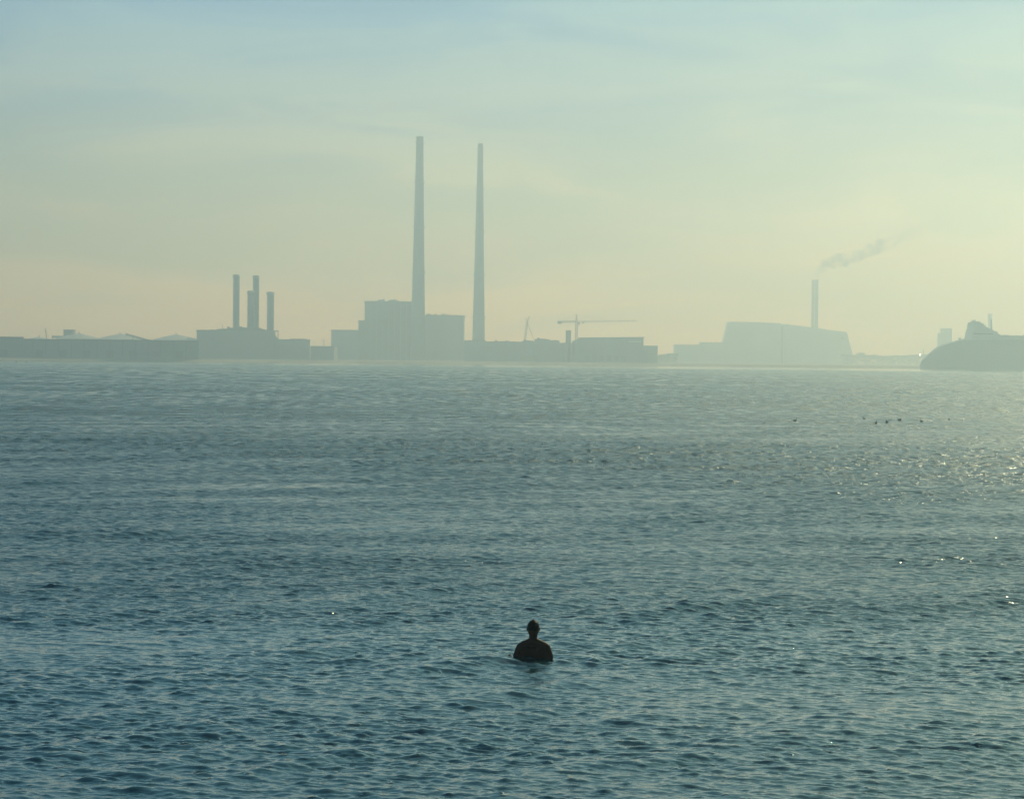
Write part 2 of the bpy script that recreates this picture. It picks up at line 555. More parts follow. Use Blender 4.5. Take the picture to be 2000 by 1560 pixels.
# --- four-chimney power station
D = 1800
t = thing('power_station', 'low stepped power station block under the four short chimneys', 'power station', (X(606, 700, D), D, G))
a, b_, z_ = block('wall', t, 386, 535, 645.0, D, 50, M['cladding'], cornice=.4)
b = bmesh.new(); prism(b, [(X(420, 645, D), z_ + .002), (X(428, 643, D), z_ + 1.0), (X(446, 643, D), z_ + 1.2), (X(451, 641, D), z_ + 2.0), (X(482, 640.5, D), z_ + 2.3), (X(507, 641, D), z_ + 2.2), (X(513, 643.5, D), z_ + 1.2), (X(522, 645, D), z_ + .5), (X(526, 645, D), z_ + .002)], D + 6, D + 40)
obj('roof', b, M['roof'], t)
for xx, yy, w in ((449.5, 638, 1.0), (470, 636.5, .7), (474, 638, .8), (478, 639, .8), (510, 640.5, .7), (418, 643.6, 1.2)):
    q = P(xx, yy, D + 10)
    b = bmesh.new(); box(b, q.x - w, q.x + w, D + 9, D + 12, z_ - .2, q.z); obj('roof_vent', b, M['steel'], t)
b = bmesh.new(); tube(b, (X(436.5, 640, D), D + 5, z_), P(436.5, 633, D + 5), .28, .15); obj('mast', b, M['steel'], t)
b = bmesh.new(); prism(b, [(X(535, 660, D) + .01, G), (X(535, 650, D) + .01, Z(535, 650, D)), (X(540, 658, D), Z(540, 658, D)), (X(543, 662, D), Z(543, 662, D)), (X(543, 662, D), G)], D + 2, D + 40); obj('lean_to', b, M['cladding'], t)
b = bmesh.new()
zg = Z(540, 647.5, D)
for xx in (537.2, 543.3):
    xw = X(xx, 650, D); box(b, xw - .25, xw + .25, D + 1, D + 1.5, G, zg)
    box(b, xw - .25, xw + .25, D + 12, D + 12.5, G, zg)
box(b, X(536.5, 648, D), X(544, 648, D), D + .9, D + 12.6, zg + .002, zg + .9)
obj('gantry', b, M['steel'], t)
a, b_, z2 = block('annex_wall', t, 543.4, 606, 662.6, D + 3, 40, M['cladding'], cornice=.3)
b = bmesh.new(); box(b, X(566, 661, D), X(598, 661, D), D + 8, D + 30, z2 + .002, z2 + .5); obj('roof_light', b, M['roof'], t)
t.rotation_euler.z = -math.atan2(t.location.x, t.location.y)
for (cx, w, top, cap, dd, lab) in [
        (461.6, 11.8, 536.3, 14.6, 18, 'tall chimney farthest left of the four short power station chimneys'),
        (500.0, 11.5, 538.0, 13.4, 30, 'tall slender chimney partly behind a shorter one, second tallest of the four'),
        (489.8, 12.6, 567.7, 14.6, 8, 'shorter chimney overlapping a taller one directly behind its right side'),
        (528.3, 12.9, 569.8, 16.6, 12, 'short wide capped chimney farthest right of the four')]:
    d = D + dd
    p = P(cx, top, d)
    r = w / 2 * d / F
    # keep it plumb: the axis stands under its top
    tt = thing('chimney', lab, 'chimney', (p.x, d, G), 'four short chimneys of the left power station')
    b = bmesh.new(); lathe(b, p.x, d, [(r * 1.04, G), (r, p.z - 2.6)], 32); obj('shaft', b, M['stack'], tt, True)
    rc = cap / 2 * d / F
    b = bmesh.new(); lathe(b, p.x, d, [(r, p.z - 2.598), (rc, p.z - 1.6), (rc, p.z - .9), (r * .98, p.z - .7), (r * .98, p.z)], 32); obj('cap', b, M['steel'], tt, True)
    b = bmesh.new(); xl = p.x + r + .15
    box(b, xl, xl + .2, d - .3, d + .3, z_, p.z - 2.7); obj('ladder', b, M['steel'], tt)
    for f in (.35, .7):
        zz = z_ + (p.z - z_) * f
        b = bmesh.new(); lathe(b, p.x, d, [(r * 1.03, zz), (r * 1.13, zz + .05), (r * 1.13, zz + .5), (r * 1.03, zz + .55)], 24); obj('platform', b, M['steel'], tt)

D = 1800
t = thing('shed', 'low flat shed in the gap between the four chimney station and the large power station', 'shed', (X(627, 700, D), D, G))
a, b_, z_ = block('wall', t, 606.3, 652, 677.2, D + 5, 40, M['cladding'])
b = bmesh.new(); box(b, a - .002, b_ + .3, D + 4.7, D + 45.3, z_ + .002, z_ + .5); obj('roof', b, M['roof'], t)
t = thing('lamp_mast', 'thin mast on the low shed left of the large power station', 'mast', (X(632.5, 700, D), D, G))
b = bmesh.new(); tube(b, (X(632.5, 677, D), D + 4, G), P(632.6, 665, D + 4), .3, .16); obj('pole', b, M['steel'], t)
q = P(632.6, 665, D + 4)
b = bmesh.new(); box(b, q.x - .8, q.x + .8, D + 3.6, D + 4.4, q.z - .1, q.z + .35); obj('lamp_head', b, M['steel'], t)

# --- large power station
D = 2135
t = thing('power_station', 'massive stepped power station hall beneath the tallest chimney', 'power station', (X(780, 700, D), D, G))
a1, b1, z1 = block('boiler_house', t, 712.5, 818, 588.2, D, 60, M['brick'], cornice=.8)
a2, b2, z2 = block('stair_tower', t, 700, 712.3, 625.3, D + 4, 40, M['brick'])
a3, b3, z3 = block('turbine_hall', t, 647, 699.8, 644.2, D + 2, 60, M['cladding'], cornice=.8)
a4, b4, z4 = block('south_hall', t, 818.3, 905, 615.2, D + 2, 60, M['cladding'], cornice=.8)
for (xa, ya, xb, yb) in ((737, 587, 744, 584.5), (744.5, 587, 750, 583.2), (758, 587, 765, 584.8), (765.5, 587, 771.5, 583.6), (772, 587, 777, 586)):
    p, q = P(xa, ya, D + 6), P(xb, yb, D + 6)
    b = bmesh.new(); prism(b, [(p.x, z1 + .002), (p.x + .3, z1 + .8), (q.x - .4, q.z), (q.x, q.z - .3), (q.x, z1 + .002)], D + 6, D + 20); obj('roof_vent', b, M['steel'], t)
for xx, h in ((834, 1.0), (837, 1.3), (841.5, .7), (849, 1.2), (851, 1.0), (863, 1.0), (866, 1.3), (870.5, 1.3), (878, .6), (892, .6)):
    xw = X(xx, 613, D)
    b = bmesh.new(); box(b, xw - .7, xw + .7, D + 6, D + 9, z4 + .002, z4 + h); obj('roof_vent', b, M['steel'], t)
for i in range(1, 9):
    for (aa, bb, zz, dd) in ((a1, b1, z1, D),):
        xx = aa + (bb - aa) * i / 9
        b = bmesh.new(); box(b, xx - .45, xx + .45, dd - .5, dd - .002, G, zz - 1.6); obj('pilaster', b, M['concrete'], t)

for (D, pts, rings, lab) in [
        (2119, ((820.0, 266.6, 13.6), (816.3, 605, 26.6), (815.2, 705, 30.2)), (280, 357.6, 445.6, 533.5, 618), 'tallest tapering chimney rising from the large power station hall'),
        (2178, ((938.4, 280.4, 10.0), (933.4, 664, 24.8), (933.0, 705, 26.4)), (294.4, 369.4, 453.6, 537.9, 621.2), 'slender tall tapering chimney standing clear to the right of the large hall')]:
    tp = P(pts[0][0], pts[0][1], D)
    k = D / F
    rt = pts[0][2] / 2 * k
    rb = pts[2][2] / 2 * k
    tt = thing('tall_chimney', lab, 'chimney', (tp.x, D, G), 'pair of very tall chimneys')
    prof = []
    for i in range(21):
        f = i / 20
        prof.append((rb + (rt - rb) * (f ** 0.94), G + (tp.z - 1.2 - G) * f))
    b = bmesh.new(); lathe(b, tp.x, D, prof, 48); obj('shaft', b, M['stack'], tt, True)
    b = bmesh.new(); lathe(b, tp.x, D, [(rt * 1.04, tp.z - 1.198), (rt * 1.06, tp.z - .2), (rt * .9, tp.z)], 48); obj('rim', b, M['steel'], tt, True)
    fb = 0.90
    r0, r1 = rb + (rt - rb) * (fb ** .94), rt
    b = bmesh.new(); lathe(b, tp.x, D, [(r0 + .1, G + (tp.z - 1.2 - G) * fb), (r1 + .1, tp.z - 1.25)], 48, False); obj('haze_tone_band', b, M['glass'], tt, True)  # darker top put into the colour, standing for thinner haze higher up
    for ry in rings:
        z = Z(pts[0][0], ry, D)
        f = (z - G) / (tp.z - G)
        r = rb + (rt - rb) * (f ** .94)
        b = bmesh.new(); lathe(b, tp.x, D, [(r * .99, z - .5), (r + 1.15, z - .15), (r + 1.15, z + .05), (r * .99, z + .1)], 48)
        ring = obj('platform', b, M['steel'], tt)
        b = bmesh.new()
        for i in range(24):
            an = 2 * math.pi * i / 24
            tube(b, (tp.x + (r + 1.1) * math.cos(an), D + (r + 1.1) * math.sin(an), z + .05), (tp.x + (r + 1.1) * math.cos(an), D + (r + 1.1) * math.sin(an), z + 1.15), .06, seg=4)
        lathe(b, tp.x, D, [(r + 1.16, z + 1.15), (r + 1.16, z + 1.3), (r + 1.02, z + 1.3), (r + 1.02, z + 1.15)], 48, False)
        rail = obj('railing', b, M['steel'], tt)

# --- sheds in the middle
for (x0, x1, yt, D, dep, lab, extra) in [
        (905.5, 950, 666.2, 1960, 40, 'low grey shed at the foot of the slender tall chimney', 1),
        (950.5, 1019, 668.3, 1930, 40, 'low shed with uneven roof right of the slender tall chimney', 2),
        (1019.5, 1044, 667, 1920, 40, 'narrow shed directly under the leaning lattice crane', 1),
        (1044.5, 1074, 663.6, 1925, 40, 'slightly taller shed between the lattice crane and the short stubby chimney', 1),
        (1074.5, 1093, 666.2, 1925, 36, 'small shed just left of the short stubby chimney', 0),
        (1093.5, 1121, 671, 1925, 36, 'lowest shed round the foot of the short stubby chimney', 0)]:
    t = thing('shed', lab, 'shed', (X((x0 + x1) / 2, 700, D), D, G), 'low sheds on the middle of the far shore')
    a, b_, z_ = block('wall', t, x0, x1, yt, D, dep, M['cladding'])
    b = bmesh.new(); prism(b, [(a - .002, z_ + .002), (a - .002, z_ + .4), ((a + b_) / 2, z_ + 1.0), (b_, z_ + .4), (b_, z_ + .002)], D - .3, D + dep + .3); obj('roof', b, M['roof'], t)
    for k in range(extra):
        xx = a + (b_ - a) * random.uniform(.2, .8)
        b = bmesh.new(); box(b, xx - 1, xx + 1, D + 5, D + 8, z_ + .2, z_ + 1.7); obj('roof_vent', b, M['steel'], t)

D = 1900
t = thing('stubby_chimney', 'short stubby isolated chimney left of the tower crane', 'chimney', (X(1110, 660, D), D, G))
q = P(1110.2, 645, D); r = 5.3 * D / F
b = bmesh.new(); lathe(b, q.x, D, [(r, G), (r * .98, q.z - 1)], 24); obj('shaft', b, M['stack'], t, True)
b = bmesh.new(); lathe(b, q.x, D, [(r * 1.03, q.z - .998), (r * 1.03, q.z)], 24); obj('rim', b, M['steel'], t, True)

D = 1850
t = thing('long_hall', 'long flat roofed hall with a sloped left corner right of the tower crane', 'industrial hall', (X(1190, 700, D), D, G))
b = bmesh.new()
prism(b, [(X(x, y, D), G if y > 699 else Z(x, y, D)) for x, y in ((1121.5, 700), (1121.5, 665), (1128, 663), (1134, 660.5), (1257, 659.5), (1257, 700))], D, D + 60)
obj('wall', b, M['cladding'], t)
b = bmesh.new(); zt = Z(1134, 660.5, D); zr = Z(1257, 659.5, D)
prism(b, [(X(1133, 660, D), zt + .03), (X(1133, 660, D), zt + .6), (X(1259, 659, D), zr + .6), (X(1259, 659, D), zr + .03)], D - .5, D + 60.5); obj('roof', b, M['roof'], t)
b = bmesh.new(); zb = Z(1240, 666, D)
box(b, X(1228, 666, D), X(1252, 666, D), D - .15, D - .002, zb - .9, zb); obj('window', b, M['tankroof'], t)
windows(t, X(1140, 700, D), X(1225, 700, D), D, 2, 8, 6, 1, 4, 4.5, 'door')
t = thing('annex_shed', 'small lower shed against the right end of the long hall', 'shed', (X(1272, 700, D), D, G))
a, b_, z_ = block('wall', t, 1257.4, 1284.5, 676, D + 4, 40, M['cladding'])
b = bmesh.new(); box(b, a + .002, b_ + .3, D + 3.7, D + 44.3, z_ + .002, z_ + .4); obj('roof', b, M['roof'], t)


def lattice(b, p, q, w0, w1, n, r):
    """square lattice boom between two points"""
    p, q = Vector(p), Vector(q)
    d = (q - p).normalized()
    s = d.cross(Vector((0, 1, 0))).normalized()
    u = Vector((0, 1, 0))
    def cs(f):
        w = (w0 + (w1 - w0) * f) / 2
        c = p.lerp(q, f)
        return [c + s * w + u * w, c - s * w + u * w, c - s * w - u * w, c + s * w - u * w]
    prev = cs(0)
    for i in range(1, n + 1):
        cur = cs(i / n)
        for k in range(4):
            tube(b, prev[k], cur[k], r, seg=4)
            tube(b, prev[k], cur[(k + 1) % 4], r * .7, seg=4)
            tube(b, cur[k], cur[(k + 1) % 4], r * .7, seg=4)
        prev = cur


D = 1890
t = thing('tower_crane', 'tower crane with long level jib above the long hall', 'crane', (X(1126, 680, D), D, G))
q = P(1126, 629, D)
b = bmesh.new(); lattice(b, (q.x, D, G), (q.x, D, q.z), 1.9, 1.9, 18, .24); obj('mast', b, M['crane'], t)
b = bmesh.new(); lattice(b, (q.x, D, q.z), (q.x, D, Z(1126, 614, D)), 1.5, .3, 5, .2); obj('apex', b, M['crane'], t)
pj = P(1243, 626.5, D)
b = bmesh.new(); lattice(b, (q.x + .5, D, q.z + .3), pj, 1.1, .7, 26, .10); obj('jib', b, M['crane'], t)
pc = P(1089, 628.5, D)
b = bmesh.new(); lattice(b, (q.x - .5, D, q.z + .3), pc, 1.2, 1.1, 9, .22); obj('counter_jib', b, M['crane'], t)
b = bmesh.new(); box(b, X(1089, 629, D), X(1097, 629, D), D - .8, D + .8, Z(1093, 632.5, D), Z(1093, 628, D)); obj('counterweight', b, M['concrete'], t)
b = bmesh.new(); box(b, X(1137, 629, D), X(1141, 629, D), D - .8, D + .8, Z(1139, 631.5, D), Z(1139, 628.5, D)); obj('trolley', b, M['steel'], t)
b = bmesh.new(); box(b, q.x + .9, q.x + 2.6, D - 1, D + 1, q.z - 2.2, q.z - .2); obj('cab', b, M['crane'], t)
ap = Vector((q.x, D, Z(1126, 614.5, D)))
b = bmesh.new(); tube(b, ap, pc, .07, seg=4); tube(b, ap, q.lerp(pj, .55) + Vector((0, 0, .6)), .06, seg=4); obj('tie_bar', b, M['steel'], t)

t = thing('lattice_crane', 'leaning lattice boom crane between the slender tall chimney and the tower crane', 'crane', (X(1020, 680, D), D, G))
p0 = Vector((X(1021, 672, D), D, G + 3)); p1 = P(1029.8, 628, D); p2 = P(1034.5, 617.5, D)
b = bmesh.new(); lattice(b, p0, p1, 1.7, 1.2, 14, .2); obj('boom', b, M['crane'], t)
b = bmesh.new(); lattice(b, p1, p2, .8, .4, 4, .13); tube(b, p1, P(1026, 622, D), .12); tube(b, P(1026, 622, D), p2, .05); obj('fly_jib', b, M['crane'], t)
b = bmesh.new(); tube(b, p1, P(1043, 664, D), .14); tube(b, P(1026, 622, D), P(1043, 664, D), .09); obj('stay_cable', b, M['steel'], t)
b = bmesh.new(); box(b, p0.x - 2, p0.x + 9, D - 2, D + 2, G + 1, G + 4.5); obj('cab', b, M['crane'], t)

# --- incinerator and its neighbours
D = 2620
t = thing('low_building', 'pale low building farthest left beside the slanted incinerator', 'building', (X(1340, 700, D), D, G))
a, b_, z_ = block('wall', t, 1317.3, 1366.5, 674.0, D, 18, M['silver'])
b = bmesh.new(); box(b, a - .3, b_ - .002, D - .3, D + 18.3, z_ + .002, z_ + .5); obj('roof', b, M['roof'], t)
t = thing('low_building', 'pale low building joined to the slanted left wall of the incinerator', 'building', (X(1390, 700, D), D, G))
a, b_, z_ = block('wall', t, 1366.8, 1425, 669.4, D + 1, 18, M['silver'])
b = bmesh.new(); box(b, a, b_ - .002, D + .7, D + 19.3, z_ + .002, z_ + .5); obj('roof', b, M['roof'], t)

D = 2700
t = thing('incinerator', 'huge pale incinerator hall with slanting ends and sloping roof', 'incinerator', (X(1540, 700, D), D, G))
b = bmesh.new()
lo = [(X(x, y, D), G if y > 690 else Z(x, y, D)) for x, y in ((1405.5, 706), (1413, 668), (1423.5, 628.3), (1470, 628.8), (1525.8, 631.2), (1525.8, 706))]
prism(b, lo, D, D + 26); obj('wall', b, M['silver'], t)
b = bmesh.new()
lo = [(X(x, y, D), G if y > 696 else Z(x, y, D)) for x, y in ((1530.6, 708), (1530.6, 632.3), (1585, 639), (1625, 645), (1655, 648.6), (1660, 670), (1665.5, 690), (1668.5, 710))]
prism(b, lo, D + 2, D + 30); obj('lower_wall', b, M['silver'], t)
b = bmesh.new()
prism(b, [(X(1525.8, 700, D) + .01, G), (X(1525.8, 634, D) + .01, Z(1526, 636, D)), (X(1530.6, 634, D) - .01, Z(1530, 636.5, D)), (X(1530.6, 700, D) - .01, G)], D + 6, D + 24); obj('recess', b, M['glass'], t)
for k, (x0, x1) in enumerate(((1585.4, 1591.9), (1592.4, 1598.9))):
    d = D + 14
    p = P((x0 + x1) / 2, 546.6, d); r = (x1 - x0) / 2 * d / F
    tt = thing('flue_stack', ('left' if k == 0 else 'right') + ' one of the two parallel pale steel flues above the incinerator', 'chimney', (p.x, d, G), 'twin flues of the incinerator')
    b = bmesh.new(); lathe(b, p.x, d, [(r, G), (r, p.z - 1.2)], 24); obj('flue', b, M['steel'], tt, True)
    b = bmesh.new(); lathe(b, p.x, d, [(r * 1.05, p.z - 1.198), (r * 1.05, p.z)], 24); obj('rim', b, M['steel'], tt, True)


# --- woods beyond the shore
def woodland(name, pts, D, dep, seed, n):
    rnd = random.Random(seed)
    b = bmesh.new()
    total = pts[-1][0] - pts[0][0]
    for _ in range(n):
        px = pts[0][0] + rnd.random() * total
        for (xa, ya), (xb, yb) in zip(pts, pts[1:]):
            if xa <= px <= xb:
                yt = ya + (yb - ya) * (px - xa) / max(1e-6, xb - xa)
        d = D + rnd.random() * dep
        top = Z(px, yt, D)
        f = 1 - rnd.random() ** 2.0
        c = Vector((X(px, yt, D), d, G + (top - G) * f))
        s = rnd.uniform(.5, 1.3)
        nrm = Vector((rnd.gauss(0, 1), rnd.gauss(0, 1), rnd.gauss(0, 1))).normalized()
        a = nrm.orthogonal().normalized(); e = nrm.cross(a)
        vs = [b.verts.new(c + s * (a * math.cos(k * 2.1 + .4) + e * math.sin(k * 2.1 + .4)) * rnd.uniform(.6, 1)) for k in range(3)]
        b.faces.new(vs)
    o = obj(name, b, M['leaf'])
    tag(o, None, None, kind='stuff')
    return o


o = woodland('woodland', [(1283, 695.5), (1290, 694), (1300, 692.5), (1308, 691), (1318, 691), (1324, 691)], 2300, 25, 3, 2600)
tag(o, 'low dark scrub in the gap left of the incinerator', 'scrub')
o = woodland('woodland', [(1650, 692), (1668, 694), (1680, 694.5), (1684, 690), (1689, 689), (1693, 693.5), (1705, 695), (1712, 692.5), (1718, 695.5), (1740, 696), (1760, 694.5), (1775, 695), (1790, 693.5), (1810, 692.5), (1822, 694), (1850, 694), (1880, 694)], 2500, 40, 5, 9000)
tag(o, 'faint distant trees between the incinerator and the ship', 'trees')


# --- far towers at right
D = 2550
t = thing('distant_tower', 'faint stepped tower block behind the bow of the ship', 'tower', (X(1849, 690, D), D, G))
block('wall', t, 1845, 1859.5, 641, D, 25, M['concrete'], cornice=.5)
block('stair_tower', t, 1837.6, 1844.6, 650, D + 2, 20, M['concrete'])
D = 2700
t = thing('distant_chimney', 'very faint pale chimney behind the bridge of the ship', 'chimney', (X(1934, 690, D), D, G))
q = P(1933.8, 612.5, D); r = 4.6 * D / F
b = bmesh.new(); lathe(b, q.x, D, [(r, G), (r * .98, q.z - 2)], 24); obj('shaft', b, M['silver'], t, True)
b = bmesh.new(); lathe(b, q.x, D, [(r * 1.08, q.z - 1.998), (r * 1.08, q.z)], 24); obj('rim', b, M['silver'], t, True)
D = 2480
t = thing('lamp_mast', 'mast with a bright white lamp beside the ship bow', 'mast', (X(1797, 700, D), D, G))
q = P(1797.3, 692.8, D)
b = bmesh.new(); tube(b, (q.x, D, G), (q.x, D, q.z - .8), .25, .15); obj('pole', b, M['steel'], t)
lm = bpy.data.materials.new('lit_lamp'); lm.use_nodes = True
lb = lm.node_tree.nodes['Principled BSDF']; lb.inputs['Emission Color'].default_value = (1, .95, .85, 1); lb.inputs['Emission Strength'].default_value = 25
b = bmesh.new(); ball(b, (q.x, D, q.z), .8, 2); obj('lamp', b, lm, t, True)
t = thing('distant_mast', 'thin faint mast rising between the white lamp and the ship bow', 'mast', (X(1804, 700, D), D, G))
q = P(1803.5, 680, D)
b = bmesh.new(); tube(b, (q.x, D, G), q, .7, .3); obj('pole', b, M['steel'], t)
b = bmesh.new(); box(b, q.x - 1.4, q.x + 1.4, D - .5, D + .5, q.z - 4.5, q.z - 4); obj('crossarm', b, M['steel'], t)

# --- ship
D = 1560
t = thing('ship', 'large ship with rounded bow and high bridge cut off by the right edge', 'ship', (X(1990, 722, D), D, 0))
kx = D / F
# hull stations: from the bow (left) aft; half breadth and deck heights
st = [  # photo x, deck photo y, half breadth at deck, half breadth at water
    (1804, 713, 0.3, 0.1), (1806, 708, 1.2, .5), (1809.5, 703, 2.4, 1.0), (1815, 698.5, 4.0, 1.8), (1822, 692.5, 6.0, 3.4),
    (1832, 684.5, 7.8, 5.4), (1842, 677.5, 9.2, 7.4), (1852, 673, 10.4, 9.2), (1864, 669.5, 11.6, 10.8), (1878, 666, 12.6, 12.0),
    (1896, 664, 13.2, 13), (1930, 663.5, 13.5, 13.5), (2000, 663.5, 13.5, 13.5), (2150, 663.5, 13.5, 13.5), (2330, 663.5, 13.5, 13.5), (2345, 664, 13, 12.5)]
YC = D + 14
b = bmesh.new(); rings = []
for (sx, sy, hb, hw) in st:
    xw = X(sx, sy, D); zd = Z(sx, sy, D)
    zd = max(zd, .6)
    ring = []
    for (f, w) in ((-1, 0), (-1, 0), (0, 0)):
        pass
    kn = max(zd * .55, .3)
    prof = [(-hb, zd), (-(hb * .7 + hw * .3), kn), (-hw, .2), (-hw * .8, -1.0), (hw * .8, -1.0), (hw, .2), (hb * .7 + hw * .3, kn), (hb, zd)]
    # camber on top
    prof += [(hb * .5, zd + .25), (-hb * .5, zd + .25)]
    rings.append([b.verts.new((xw, YC + py, pz)) for py, pz in prof])
for r0, r1 in zip(rings, rings[1:]):
    for i in range(len(r0)):
        j = (i + 1) % len(r0)
        b.faces.new((r0[i], r0[j], r1[j], r1[i]))
b.faces.new(rings[0]); b.faces.new(rings[-1][::-1])
obj('hull', b, M['hull'], t)


def ship_part(name, pts, y0, y1, m):
    bb = bmesh.new()
    prism(bb, [(X(x, y, D), Z(x, y, D)) for x, y in pts], YC + y0, YC + y1)
    return obj(name, bb, m, t)


sup = ship_part('superstructure', [(1897, 664.2), (1899, 657), (1901, 648), (1903.5, 640), (1905, 637), (1914, 636.5), (1922, 637), (1928, 639), (1938, 643), (1946, 648), (1955, 654), (1958, 656), (1958, 664.2)], -12.6, 12.6, M['shipwhite'])
ship_part('accommodation', [(1958.2, 664.2), (1958.2, 655.3), (2326, 659), (2330, 664.5)], -12.9, 12.9, M['shipwhite'])
ship_part('bridge', [(1904.4, 636.9), (1906.4, 630), (1907.5, 628), (1912, 627.8), (1914, 631), (1918, 632), (1920.5, 636.9)], -14.2, 14.2, M['shipwhite'])
for (xa, xb, ya, yb, hw) in ((1912, 1909.5, 636, 623.5, .7), (1918, 1915.5, 637, 627, .8), (1922.5, 1920.8, 637, 628, .6), (1927, 1925.8, 639, 631, .8), (1931.5, 1930, 641, 634, .6)):
    bb = bmesh.new(); pa, pb = P(xa, ya, D), P(xb, yb, D)
    tube(bb, (pa.x, YC - 4, pa.z - .3), (pb.x, YC - 4, pb.z), hw, hw * .7); obj('mast', bb, M['shipwhite'], t)
bb = bmesh.new(); pa, pb = P(1945.5, 649, D), P(1944.3, 622, D)
tube(bb, (pa.x, YC, pa.z), (pb.x, YC, pb.z), .6, .4); obj('aft_mast', bb, M['shipwhite'], t)
bb = bmesh.new(); pa = P(1882.5, 659.5, D)
tube(bb, (pa.x, YC, Z(1882, 667, D)), (pa.x, YC, pa.z), .8, .6); box(bb, pa.x - 1, pa.x + .9, YC - 1, YC + 1, pa.z - .7, pa.z); obj('foremast', bb, M['shipwhite'], t)
for (xa, xb, yt, w) in ((1907.5, 1911.5, 624.8, 4), (1915.5, 1918.5, 627.6, 5), (1921.5, 1924.5, 631.5, 6), (1950, 1954, 646.5, 5), (1866, 1874, 668.2, 6), (1876, 1881, 664.4, 5), (1885, 1896.5, 662.2, 9), (1964, 1976, 653.8, 7), (1990, 1996, 654.6, 5), (2010, 2030, 654, 8)):
    bb = bmesh.new(); zb_ = Z(xa, yt + 4, D); box(bb, X(xa, yt, D), X(xb, yt, D), YC - w, YC + w, zb_ - 1.0, Z((xa + xb) / 2, yt, D)); obj('deck_house', bb, M['shipwhite'], t)
bb = bmesh.new(); box(bb, X(1901.5, 652, D), X(1940, 652, D), YC - 12.66, YC - 12.602, Z(1920, 653, D), Z(1920, 650.5, D)); obj('window_strip', bb, M['glass'], t)
bb = bmesh.new()
for i in range(60):
    xx = X(1965 + i * 6, 659, D); box(bb, xx - .35, xx + .35, YC - 12.96, YC - 12.902, 16.2, 17.0)
obj('cabin_window', bb, M['glass'], t)

# ------------------------------------------------------------------ smoke
bm = bmesh.new()
Dm = 2735
pts = [(1592.5, 545, 2.6), (1594, 539, 3.6), (1597, 533, 5), (1602, 527, 6.5), (1608, 522, 8), (1615, 517, 9.5), (1623, 513, 11), (1632, 509, 13), (1641, 507, 13),
       (1650, 508, 11), (1659, 505, 10), (1668, 502, 10), (1677, 499, 11), (1687, 495, 11), (1697, 491, 12), (1708, 486, 12), (1719, 481, 13), (1730, 478, 12),
       (1742, 473, 12), (1755, 467, 12), (1768, 461, 13), (1782, 455, 13), (1797, 449, 14), (1813, 443, 14), (1830, 437, 14), (1848, 430, 14)]
rs = random.Random(4)
for (x, y, r) in pts:
    for k in range(3):
        rr_ = r * Dm / F * rs.uniform(.55, .95)
        c = P(x + rs.uniform(-.5, .5) * r, y + rs.uniform(-.5, .45) * r, Dm + rs.uniform(-3, 3))
        ball(bm, c, (rr_ * 1.15, rr_ * 1.1, rr_), 2)
smoke = obj('smoke', bm, M['steel'], None, True)
sm = bpy.data.materials.new('smoke_volume'); sm.use_nodes = True
ts = sm.node_tree; ts.nodes.clear()
so = N(ts, 'ShaderNodeOutputMaterial'); sv = N(ts, 'ShaderNodeVolumePrincipled')
sv.inputs['Color'].default_value = (0.44, 0.45, 0.47, 1)
sv.inputs['Anisotropy'].default_value = 0.3
sgn = N(ts, 'ShaderNodeNewGeometry')
sn = N(ts, 'ShaderNodeTexNoise'); sn.inputs['Scale'].default_value = .10; sn.inputs['Detail'].default_value = 4
ts.links.new(sgn.outputs['Position'], sn.inputs[0])
mr = N(ts, 'ShaderNodeMapRange')
mr.inputs[1].default_value, mr.inputs[2].default_value, mr.inputs[3].default_value, mr.inputs[4].default_value = .34, .62, 0.02, .24
ts.links.new(sn.outputs[0], mr.inputs[0])
# the plume thins out downwind
sx = N(ts, 'ShaderNodeSeparateXYZ'); ts.links.new(sgn.outputs['Position'], sx.inputs[0])
mf = N(ts, 'ShaderNodeMapRange')
mf.inputs[1].default_value, mf.inputs[2].default_value, mf.inputs[3].default_value, mf.inputs[4].default_value = X(1630, 510, Dm), X(1800, 430, Dm), 1.0, 0.03
ts.links.new(sx.outputs[0], mf.inputs[0])
mm = N(ts, 'ShaderNodeMath', operation='MULTIPLY')
ts.links.new(mr.outputs[0], mm.inputs[0]); ts.links.new(mf.outputs[0], mm.inputs[1])
ts.links.new(mm.outputs[0], sv.inputs['Density'])
ts.links.new(sv.outputs[0], so.inputs['Volume'])
smoke.data.materials[0] = sm
tag(smoke, 'thin grey smoke drifting up to the right from the twin flues', 'smoke', kind='stuff')

# ------------------------------------------------------------------ the bather
bm = bmesh.new()
S = 1.0


def cap_(p, q, r0, r1, n=7):
    for i in range(n + 1):
        f = i / n
        ball(bm, Vector(p).lerp(Vector(q), f), r0 + (r1 - r0) * f, 2)


def ell(c, r): ball(bm, Vector(c), r, 3)


# torso and neck (x right, y away from the camera, z up; water at z=0)
ell((0, .02, .02), (.185, .115, .20))
ell((0, .0, .08), (.215, .105, .13))
ell((0, .02, .18), (.165, .085, .085))
ell((-.14, .0, .0), (.10, .09, .16)); ell((.14, .0, .0), (.10, .09, .16))
ell((0, .02, -.22), (.155, .10, .18))
ell((0, .01, -.42), (.170, .115, .13))
cap_((0, .015, .20), (0, .03, .36), .070, .060)
cap_((0, .01, .262), (-.165, .01, .182), .058, .060)      # trapezius
cap_((0, .01, .266), (.165, .01, .186), .058, .060)
ell((-.176, .01, .158), (.068, .068, .068)); ell((.180, .01, .166), (.068, .068, .068))
ell((-.098, -.058, .10), (.085, .042, .09)); ell((.098, -.058, .107), (.085, .042, .09))   # shoulder blades
